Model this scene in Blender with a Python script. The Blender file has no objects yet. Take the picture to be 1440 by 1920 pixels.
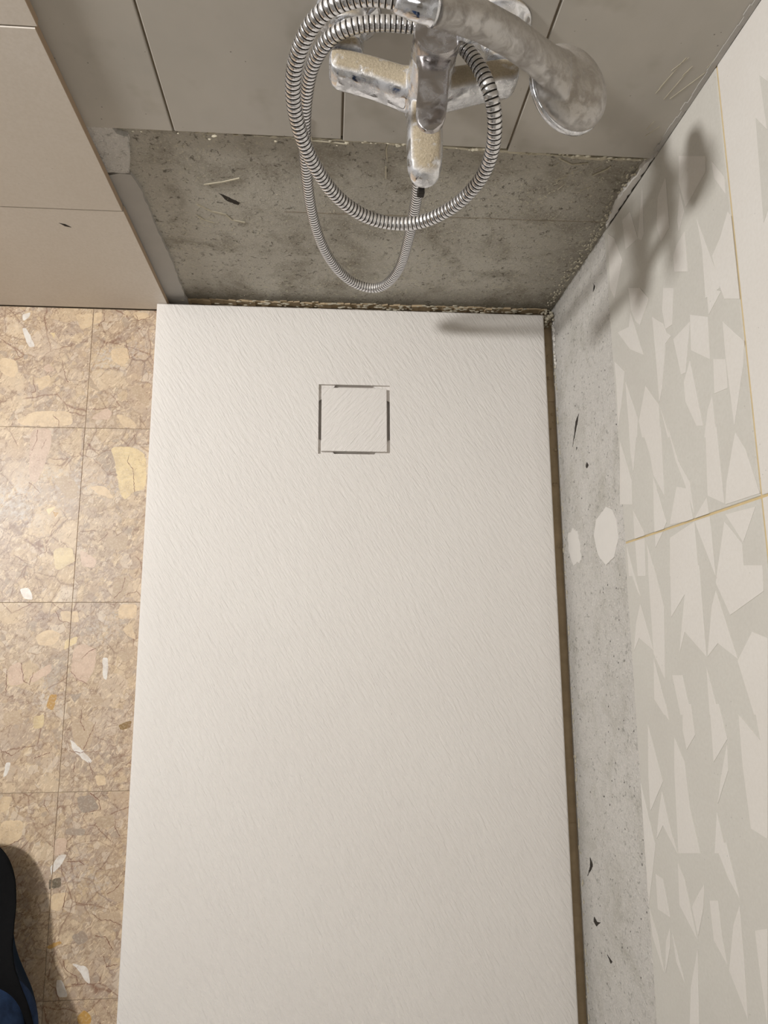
import bpy, bmesh, math, random, json
from mathutils import Vector, Matrix, noise
from mathutils.geometry import tessellate_polygon
random.seed(7)
C = bpy.context.scene.collection
# ---------------------------------------------------------------- camera
cd = bpy.data.cameras.new('camera'); cam = bpy.data.objects.new('camera', cd); C.objects.link(cam)
cd.sensor_fit = 'VERTICAL'; cd.sensor_height = 36.0; cd.lens = 1332.35/1920*36.0; cd.clip_start = 0.02
cam.matrix_world = Matrix(((0.997,-0.0084,-0.0765,0.3085),(-0.0057,0.9834,-0.1816,-0.5954),(0.0767,0.1815,0.9804,1.2278),(0,0,0,1)))
bpy.context.scene.camera = cam
# ---------------------------------------------------------------- light
w = bpy.data.worlds.new('world'); bpy.context.scene.world = w; w.use_nodes = True
w.node_tree.nodes['Background'].inputs[0].default_value = (1,.96,.9,1); w.node_tree.nodes['Background'].inputs[1].default_value = 0.05
def area(name, loc, tgt, size, power, col, shape='DISK'):
    l = bpy.data.lights.new(name,'AREA'); l.shape = shape; l.size = size; l.energy = power; l.color = col
    o = bpy.data.objects.new(name, l); C.objects.link(o); o.location = loc
    o.rotation_euler = (Vector(tgt)-Vector(loc)).to_track_quat('-Z','Y').to_euler(); return o
area('wall_lamp_light', (-0.90,-0.16,1.55), (0.3,-0.35,0.1), 0.15, 27.5, (1,.99,.98))
area('ceiling_lamp_light', (-0.45,-0.95,2.42), (-0.45,-0.95,0), 0.45, 3.5, (1,.99,.98))
vs = bpy.context.scene.view_settings
vs.view_transform = 'Standard'; vs.look = 'None'; vs.gamma = 1; vs.use_curve_mapping = False; vs.exposure = -0.04
# ---------------------------------------------------------------- node helpers
class NB:
    def __init__(s, name):
        s.m = bpy.data.materials.new(name); s.m.use_nodes = True; s.t = s.m.node_tree
        s.b = s.t.nodes['Principled BSDF']; s.out = s.t.nodes['Material Output']
    def n(s, ty, **kw):
        nd = s.t.nodes.new(ty)
        for k, v in kw.items():
            if k.startswith('i_'):
                key = k[2:]; key = int(key) if key.isdigit() else key.replace('_',' ')
                s.set(nd.inputs[key], v)
            else: setattr(nd, k, v)
        return nd
    def set(s, inp, v):
        if isinstance(v, bpy.types.NodeSocket): s.t.links.new(v, inp)
        elif isinstance(v, bpy.types.Node): s.t.links.new(v.outputs[0], inp)
        else: inp.default_value = v
    def co(s, scale=(1,1,1), rot=(0,0,0), rand=0):
        tc = s.n('ShaderNodeTexCoord'); src = tc.outputs['Object']
        if rand:
            oi = s.n('ShaderNodeObjectInfo')
            mu = s.n('ShaderNodeMath', operation='MULTIPLY', i_0=oi.outputs['Random'], i_1=rand)
            ad = s.n('ShaderNodeVectorMath', operation='ADD', i_0=src, i_1=mu.outputs[0]); src = ad.outputs[0]
        if any(rot):
            m0 = s.n('ShaderNodeMapping', i_Rotation=rot); s.set(m0.inputs[0], src); src = m0.outputs[0]
        mp = s.n('ShaderNodeMapping', i_Scale=scale); s.set(mp.inputs[0], src); return mp.outputs[0]
    def noise(s, co, sc, det=4, rough=.6, dist=0):
        return s.n('ShaderNodeTexNoise', i_Vector=co, i_Scale=sc, i_Detail=det, i_Roughness=rough, i_Distortion=dist).outputs[0]
    def vor(s, co, sc, feature='F1', out='Distance', rnd=1):
        return s.n('ShaderNodeTexVoronoi', feature=feature, i_Vector=co, i_Scale=sc, i_Randomness=rnd).outputs[out]
    def ramp(s, fac, stops, interp='LINEAR'):
        r = s.n('ShaderNodeValToRGB', i_0=fac); e = r.color_ramp.elements; r.color_ramp.interpolation = interp
        while len(e) > 1: e.remove(e[-1])
        for i,(p,c) in enumerate(stops):
            if i == 0: x = e[0]; x.position = p
            else: x = e.new(p)
            if isinstance(c,(int,float)): c = (c,c,c)
            x.color = (*c[:3],1)
        return r.outputs[0]
    def mix(s, f, a, b, mode='MIX'):
        x = s.n('ShaderNodeMix', data_type='RGBA', blend_type=mode)
        s.set(x.inputs[0], f); s.set(x.inputs[6], (*a,1) if isinstance(a,tuple) and len(a)==3 else a); s.set(x.inputs[7], (*b,1) if isinstance(b,tuple) and len(b)==3 else b)
        return x.outputs[2]
    def math(s, op, a, b=0): return s.n('ShaderNodeMath', operation=op, i_0=a, i_1=b).outputs[0]
    def bump(s, h, st=.3, d=.001):
        bn = s.n('ShaderNodeBump', i_Height=h, i_Strength=st, i_Distance=d); s.set(s.b.inputs['Normal'], bn.outputs[0])
    def fin(s, col, rough=.5, metal=0, spec=None):
        s.set(s.b.inputs['Base Color'], (*col,1) if isinstance(col,tuple) else col)
        s.set(s.b.inputs['Roughness'], rough); s.set(s.b.inputs['Metallic'], metal)
        if spec is not None: s.b.inputs['Specular IOR Level'].default_value = spec
        return s.m
def L(*c):   # sRGB 0-255 -> linear
    return tuple((x/255/12.92 if x/255<=.04045 else ((x/255+.055)/1.055)**2.4) for x in c)
MAT = {}
def m_tray(nm='tray_resin', ang=-32):
    b = NB(nm); co = b.co((1,.16,1),(0,0,math.radians(ang))); co1 = b.co()
    n1 = b.noise(co, 240, 4, .6, .4); n2 = b.noise(co1, 700, 2, .5); n3 = b.noise(co1, 5, 3, .5)
    h = b.math('ADD', b.ramp(n1,[(.35,0),(.65,1)]), b.math('MULTIPLY', n2, .5))
    b.bump(h, .8, .0008)
    sp = b.ramp(b.vor(co1, 28, 'F1'), [(.012,1),(.02,0)])
    sp = b.math('MULTIPLY', sp, b.ramp(b.noise(co1, 9, 1), [(.52,0),(.56,1)]))
    col = b.mix(n3, L(226,220,214), L(232,227,221)); col = b.mix(b.math('MULTIPLY',sp,.6), col, L(90,80,70))
    return b.fin(col, .62, 0, .35)
def stone(name, a, c, dots, rough=.5, sc=6, st=.25):
    b = NB(name); co = b.co(rand=3); n = b.noise(co, sc, 6, .6); f = b.noise(co, 260, 3, .6)
    col = b.mix(b.ramp(n,[(.3,0),(.7,1)]), a, c); col = b.mix(b.ramp(f,[(.35,.0),(.75,.35)]), col, dots)
    pit = b.math('MULTIPLY', b.ramp(b.vor(co,120),[(.06,1),(.1,0)]), b.ramp(b.noise(co,25,2),[(.55,0),(.62,1)]))
    col = b.mix(b.math('MULTIPLY',pit,.5), col, tuple(x*.4 for x in a))
    b.bump(f, st, .0004); return b.fin(col, rough, 0, .4)
def m_floor():
    b = NB('breccia_marble'); co = b.co(rand=17)
    wob = b.n('ShaderNodeTexNoise', i_Vector=co, i_Scale=22, i_Detail=3)
    cw = b.n('ShaderNodeVectorMath', operation='MULTIPLY_ADD', i_0=wob.outputs['Color'], i_1=(.02,.02,.02), i_2=co).outputs[0]
    big = b.noise(co, 5, 4, .6); fine = b.noise(cw, 190, 5, .7)
    col = b.mix(b.ramp(big,[(.35,0),(.65,1)]), L(188,164,134), L(180,160,138))
    col = b.mix(b.ramp(b.noise(co,9,3),[(.5,0),(.7,.7)]), col, L(176,158,146))
    col = b.mix(b.ramp(fine,[(.32,.8),(.52,0)]), col, L(152,128,108))
    col = b.mix(b.ramp(fine,[(.56,0),(.7,.55)]), col, L(215,196,170))
    # clasts at three sizes
    for sc, keep, amt in ((120,.4,.55),(58,.55,.5),(21,.66,.55)):
        v = b.n('ShaderNodeTexVoronoi', i_Vector=cw, i_Scale=sc); e = b.vor(cw, sc, 'DISTANCE_TO_EDGE')
        sep = b.n('ShaderNodeSeparateColor', i_0=v.outputs['Color'])
        on = b.math('MULTIPLY', b.ramp(sep.outputs[0],[(keep,0),(keep+.01,1)]), b.ramp(e,[(.05,0),(.075,1)]))
        cc = b.ramp(sep.outputs[1],[(0,L(212,190,160)),(.18,L(190,166,140)),(.36,L(200,180,158)),(.52,L(176,156,138)),(.66,L(204,180,146)),(.78,L(216,200,180)),(.9,L(166,150,134))],'CONSTANT')
        col = b.mix(b.math('MULTIPLY',on,amt), col, cc)
        # dark thread round some clasts
        ln = b.math('MULTIPLY', b.ramp(e,[(.0,1),(.028,0)]), b.ramp(b.noise(co,sc*.35,2),[(.5,0),(.6,1)]))
        col = b.mix(b.math('MULTIPLY',ln,.55), col, L(112,78,62))
    e9 = b.vor(cw, 10, 'DISTANCE_TO_EDGE'); ck = b.math('MULTIPLY', b.ramp(e9,[(0,1),(.012,0)]), b.ramp(b.noise(co,13,2),[(.46,0),(.54,1)]))
    col = b.mix(b.math('MULTIPLY',ck,.75), col, L(118,76,56))
    fl = b.noise(b.co((1,.35,1),(0,0,.6),rand=9), 230, 3, .65, 1); col = b.mix(b.ramp(fl,[(.57,0),(.65,.7)]), col, L(226,206,176)); col = b.mix(b.ramp(fl,[(.33,.65),(.42,0)]), col, L(136,108,86))
    nv = b.noise(co, 24, 7, .65, 1.2); vein = b.ramp(b.math('ABSOLUTE', b.math('SUBTRACT', nv, .5)), [(0,1),(.012,0)])
    vein = b.math('MULTIPLY', vein, b.ramp(b.noise(co,11,2),[(.48,0),(.58,1)]))
    col = b.mix(b.math('MULTIPLY',vein,.7), col, L(112,74,58))
    dust = b.math('MULTIPLY', b.ramp(b.noise(co,7,3),[(.56,0),(.72,1)]), b.ramp(b.noise(co,160,4,.7),[(.45,0),(.62,.6)]))
    col = b.mix(dust, col, L(205,200,194))
    sp = b.math('MULTIPLY', b.ramp(b.vor(co,110),[(.08,1),(.13,0)]), b.ramp(b.noise(co,30,2),[(.6,0),(.66,1)]))
    col = b.mix(b.math('MULTIPLY',sp,.8), col, L(90,78,66))
    b.bump(fine, .15, .0004)
    return b.fin(col, .42, 0, .4)
def m_inlay():
    b = NB('marble_clast'); co = b.co(); at = b.n('ShaderNodeAttribute', attribute_name='tint')
    n = b.noise(co, 60, 5, .65); f = b.noise(co, 300, 3)
    col = b.mix(b.ramp(n,[(.35,.35),(.55,0)]), at.outputs['Color'], L(160,134,112)); col = b.mix(b.ramp(f,[(.5,0),(.75,.35)]), col, L(235,222,200))
    nv = b.noise(co, 40, 6, .6, 1.5); v = b.ramp(b.math('ABSOLUTE', b.math('SUBTRACT', nv, .5)), [(0,.6),(.008,0)])
    v = b.math('MULTIPLY', v, b.ramp(b.noise(co,17,2),[(.5,0),(.56,1)]))
    col = b.mix(v, col, L(130,84,66))
    # ragged edge: tint alpha-like blend with matrix tone by noise
    return b.fin(col, .4, 0, .4)
def m_plaster(name, base, light, dark, speck, smooth=0, darkamt=.8, dirt=False):
    b = NB(name); co = b.co(); cs = b.co((1,1,1))
    n1 = b.noise(co, 4, 5, .6); n2 = b.noise(co, 14, 5, .65, .5); g = b.noise(co, 330, 4, .7); g2 = b.noise(co, 120, 5, .7, 1)
    col = b.mix(b.ramp(n1,[(.35,0),(.65,1)]), base, light)
    col = b.mix(b.ramp(n2,[(.48,0),(.72,darkamt)]), col, dark)
    col = b.mix(b.ramp(g2,[(.56,0),(.66,speck)]), col, tuple(x*.35 for x in dark))
    col = b.mix(b.ramp(g,[(.52,0),(.72,.5)]), col, tuple(min(1,x*1.5) for x in light))
    if dirt:   # damp and dirt left at the foot of the wall and up the corner
        sx = b.n('ShaderNodeSeparateXYZ', i_0=co); nz = b.math('MULTIPLY', b.noise(co, 9, 5, .6), .16)
        dz = b.ramp(b.math('ADD', sx.outputs[2], nz), [(.075,1),(.17,0)]); dx = b.ramp(b.math('SUBTRACT', sx.outputs[0], nz), [(.56,0),(.68,.8)])
        col = b.mix(b.math('MULTIPLY', b.math('MAXIMUM', dz, dx), .75), col, L(96,88,72))
        gr = b.noise(co, 190, 3, .75); pat = b.ramp(b.noise(co, 5, 2), [(.42,.25),(.58,1)])
        col = b.mix(b.math('MULTIPLY', b.ramp(gr,[(.58,0),(.66,.8)]), pat), col, L(206,200,178))
    b.bump(b.math('ADD', g, b.math('MULTIPLY', g2, 1.2)), .9, .0020)
    return b.fin(col, .85, 0, .2)
def m_oldtile():
    b = NB('old_glazed_tile'); co = b.co(rand=2); cs = b.co((1,1,.25)); n = b.noise(co, 6, 4); n2 = b.noise(cs, 30, 4, .6); n3 = b.noise(co,13,3)
    col = b.mix(b.ramp(n,[(.35,0),(.65,1)]), L(186,180,170), L(176,171,162)); col = b.mix(b.ramp(n2,[(.5,0),(.75,.4)]), col, L(190,184,176))
    col = b.mix(b.ramp(n3,[(.58,0),(.72,.3)]), col, L(138,130,112))
    dots = b.math('MULTIPLY', b.ramp(b.vor(co,90),[(.06,1),(.09,0)]), b.ramp(b.noise(co,20,2),[(.56,0),(.6,1)]))
    col = b.mix(b.math('MULTIPLY',dots,.6), col, L(70,62,52))
    return b.fin(col, b.ramp(n,[(.3,.45),(.7,.62)]), 0, .35)
def m_chrome(name, smear=.35, dust=0.0, tint=(.82,.83,.86), r0=.06, smc=L(176,176,178)):
    b = NB(name); co = b.co(); n = b.noise(co, 90, 5, .6, .5); n2 = b.noise(co, 500, 4, .7)
    sm = b.ramp(n,[(.42,0),(.68,1)])
    col = b.mix(b.math('MULTIPLY',sm,smear), tint, smc)
    met = b.math('SUBTRACT', 1, b.math('MULTIPLY', sm, smear*.8)); ro = b.math('ADD', b.math('MULTIPLY', sm, smear*.6), r0)
    if dust:
        geo = b.n('ShaderNodeNewGeometry'); sx = b.n('ShaderNodeSeparateXYZ', i_0=geo.outputs['Normal'])
        up = b.ramp(sx.outputs[2],[(.55,0),(.9,1)]); nn = b.ramp(b.noise(co,70,3),[(.25,0),(.42,1)])
        d = b.math('MULTIPLY', b.math('MULTIPLY', up, nn), dust)
        dc = b.mix(n2, L(146,130,106), L(212,198,172)); col = b.mix(d, col, dc)
        met = b.math('MULTIPLY', met, b.math('SUBTRACT', 1, d)); ro = b.math('ADD', ro, b.math('MULTIPLY', d, .8))
        b.bump(b.math('MULTIPLY', b.noise(co,420,4,.7), d), .9, .0015)
    return b.fin(col, ro, met)
def m_plain(name, col, rough=.6, metal=0, var=.15, sc=80, bump=0, spec=.4):
    b = NB(name); co = b.co(); n = b.noise(co, sc, 4, .6)
    c = b.mix(n, tuple(x*(1-var) for x in col), tuple(min(1,x*(1+var)) for x in col))
    if bump: b.bump(b.noise(co, sc*3, 3), bump, .001)
    return b.fin(c, rough, metal, spec)
def m_denim():
    b = NB('blue_denim'); co = b.co(); wv = b.n('ShaderNodeTexWave', i_Vector=b.co((1,1,1),(0,0,.7)), i_Scale=420, i_Distortion=.5)
    n = b.noise(co, 40, 4); col = b.mix(b.ramp(n,[(.35,0),(.7,1)]), L(16,29,54), L(38,58,92)); col = b.mix(b.math('MULTIPLY',wv.outputs[1],.3), col, L(80,98,128))
    b.bump(wv.outputs[1], .3, .0006); return b.fin(col, .9, 0, .1)
MAT['tray'] = m_tray(); MAT['tray2'] = m_tray('drain_cover_resin', 42)
MAT['floor'] = m_floor(); MAT['inlay'] = m_inlay()
MAT['newtile'] = stone('beige_porcelain', L(216,208,198), L(208,199,187), L(192,181,166), .45, 4, .12)
MAT['rbase'] = stone('decor_tile_dark_facet', L(207,204,196), L(201,197,189), L(188,184,174), .55, 8)
MAT['rlight'] = stone('decor_tile_light_facet', L(221,217,211), L(217,212,205), L(206,201,192), .6, 8)
MAT['oldtile'] = m_oldtile()
MAT['plB'] = m_plaster('grey_plaster', L(176,170,158), L(192,187,176), L(122,114,98), .8, dirt=True)
MAT['plR'] = m_plaster('pale_plaster', L(206,202,196), L(214,210,204), L(174,170,158), .55, darkamt=.55)
MAT['cement'] = m_plain('smooth_cement', L(172,168,162), .7, 0, .1, 30, .15)
MAT['grout'] = m_plain('sand_grout', L(206,184,140), .8, 0, .15, 60)
MAT['fgrout'] = m_plain('grey_floor_joint', L(158,144,124), .9, 0, .25, 60)
MAT['darkjoint'] = m_plain('dirty_tile_joint', L(132,120,102), .9, 0, .3, 60)
MAT['mortar'] = m_plain('dry_mortar', L(188,180,160), .95, 0, .25, 90, .5)
MAT['white'] = m_plain('white_filler', L(222,218,212), .8, 0, .04, 60, .2)
MAT['brownedge'] = m_plain('tile_body_edge', L(172,150,126), .7, 0, .12, 60)
MAT['bedding'] = m_plain('brown_bedding', L(178,158,128), .9, 0, .3, 40, .6)
MAT['black'] = m_plain('dark_mark', L(52,46,40), .9)
MAT['chrome'] = m_chrome('chrome_smeared', .55)
MAT['chromed'] = m_chrome('chrome_dusty', .7, 1.0)
MAT['lever'] = m_chrome('chrome_lever', .35, 0, (.50,.475,.47), .14)
MAT['grayshower'] = m_chrome('chrome_matt_dust', .8, .3, (.50,.485,.47), .38, L(160,154,148))
MAT['hose'] = m_chrome('chrome_hose', .25, .45, (.80,.80,.82), .1)
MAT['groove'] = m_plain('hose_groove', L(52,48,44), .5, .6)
MAT['shoe'] = m_plain('black_shoe_leather', L(10,10,11), .8, 0, .3, 120, .3, spec=.12)
MAT['rim'] = m_plain('blue_rubber_rim', L(16,36,56), .6)
MAT['denim'] = m_denim()
MAT['paint'] = m_plain('room_paint', L(190,188,184), .9, 0, .03, 5)
MAT['skin'] = m_plain('skin', L(200,150,125), .6)
# ---------------------------------------------------------------- mesh helpers
def link(name, me, parent=None, mats=(), smooth=False, kind=None, label=None):
    o = bpy.data.objects.new(name, me); C.objects.link(o)
    for m in mats: me.materials.append(MAT[m])
    if smooth: me.polygons.foreach_set('use_smooth', [True]*len(me.polygons))
    if parent: o.parent = parent
    if kind: o['kind'] = kind
    if label: o['label'] = label
    return o
def from_bm(name, bm, *a, **k):
    bmesh.ops.recalc_face_normals(bm, faces=bm.faces)
    me = bpy.data.meshes.new(name); bm.to_mesh(me); bm.free(); return link(name, me, *a, **k)
def box_bm(x0,x1,y0,y1,z0,z1,bev=0,seg=2,bm=None,mi=0):
    b = bm or bmesh.new()
    r = bmesh.ops.create_cube(b, size=1)
    bmesh.ops.scale(b, vec=(x1-x0,y1-y0,z1-z0), verts=r['verts']); bmesh.ops.translate(b, vec=((x0+x1)/2,(y0+y1)/2,(z0+z1)/2), verts=r['verts'])
    fs = {f for v in r['verts'] for f in v.link_faces}
    for f in fs: f.material_index = mi
    if bev:
        es = list({e for v in r['verts'] for e in v.link_edges}); bmesh.ops.bevel(b, geom=es, offset=bev, segments=seg, affect='EDGES', profile=.5)
    return b
def box(name, x0,x1,y0,y1,z0,z1, mat, parent=None, bev=0, **k):
    return from_bm(name, box_bm(x0,x1,y0,y1,z0,z1,bev), parent, (mat,), **k)
def prism(bm, pts, d, mi=0):
    """extrude polygon pts (3D list) by vector d"""
    n = len(pts); a = [bm.verts.new(p) for p in pts]; b = [bm.verts.new(Vector(p)+Vector(d)) for p in pts]
    out = []
    for f in (a, b[::-1]):
        out.append(bm.faces.new(f))
    for i in range(n): out.append(bm.faces.new((a[i], b[i], b[(i+1)%n], a[(i+1)%n])))
    for f in out: f.material_index = mi
    return out
def jag(pts, amp, step):
    out = []
    for i in range(len(pts)):
        a, b = Vector(pts[i]), Vector(pts[(i+1)%len(pts)]); n = max(1, int((b-a).length/step))
        for k in range(n):
            p = a.lerp(b, k/n)
            if k: p = p + Vector((random.uniform(-amp,amp), random.uniform(-amp,amp)))
            out.append(p)
    return out
def lump(bm, c, r, mi=0, squash=(1,1,1)):
    v = bmesh.ops.create_icosphere(bm, subdivisions=1, radius=1)['verts']
    for x in v:
        k = random.uniform(.6,1.25)*r; x.co = Vector((x.co.x*squash[0]*k+c[0], x.co.y*squash[1]*k+c[1], x.co.z*squash[2]*k+c[2]))
    for f in {f for x in v for f in x.link_faces}: f.material_index = mi
def loft(bm, secs, seg=28, mi=0):
    """secs: (centre, axisU, axisV, a, b, exponent)"""
    rings = []
    for c,u,v,a,b_,n in secs:
        c,u,v = Vector(c),Vector(u).normalized(),Vector(v).normalized(); ring = []
        for i in range(seg):
            t = 2*math.pi*i/seg; ct, st = math.cos(t), math.sin(t)
            x = a*math.copysign(abs(ct)**(2/n), ct); y = b_*math.copysign(abs(st)**(2/n), st)
            ring.append(bm.verts.new(c+u*x+v*y))
        rings.append(ring)
    for r0, r1 in zip(rings, rings[1:]):
        for i in range(seg): bm.faces.new((r0[i], r0[(i+1)%seg], r1[(i+1)%seg], r1[i])).material_index = mi
    bm.faces.new(rings[0][::-1]).material_index = mi; bm.faces.new(rings[-1]).material_index = mi
    return rings
def lathe(bm, c, axis, prof, seg=32, mi=0):
    ax = Vector(axis).normalized(); u = ax.orthogonal().normalized(); v = ax.cross(u)
    loft(bm, [(Vector(c)+ax*h, u, v, max(r,1e-5), max(r,1e-5), 2) for h, r in prof], seg, mi)
def empty(name, loc, label, cat, group=None):
    o = bpy.data.objects.new(name, None); C.objects.link(o); o.location = loc; o['label'] = label; o['category'] = cat
    o.empty_display_size = .05
    if group: o['group'] = group
    bpy.context.view_layer.update(); return o
def adopt(o, p):   # parent while keeping world-coordinate mesh
    o.parent = p; o.matrix_parent_inverse = Matrix.Translation(-Vector(p.location)); return o
def part(name, bm, p, mats, smooth=False, **k):
    o = from_bm(name, bm, None, mats, smooth, **k); return adopt(o, p)
def fuse(o, voxel, it, fac=.5):
    m = o.modifiers.new('fuse','REMESH'); m.mode = 'VOXEL'; m.voxel_size = voxel; m.use_smooth_shade = True
    s = o.modifiers.new('soften','SMOOTH'); s.iterations = it; s.factor = fac
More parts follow.
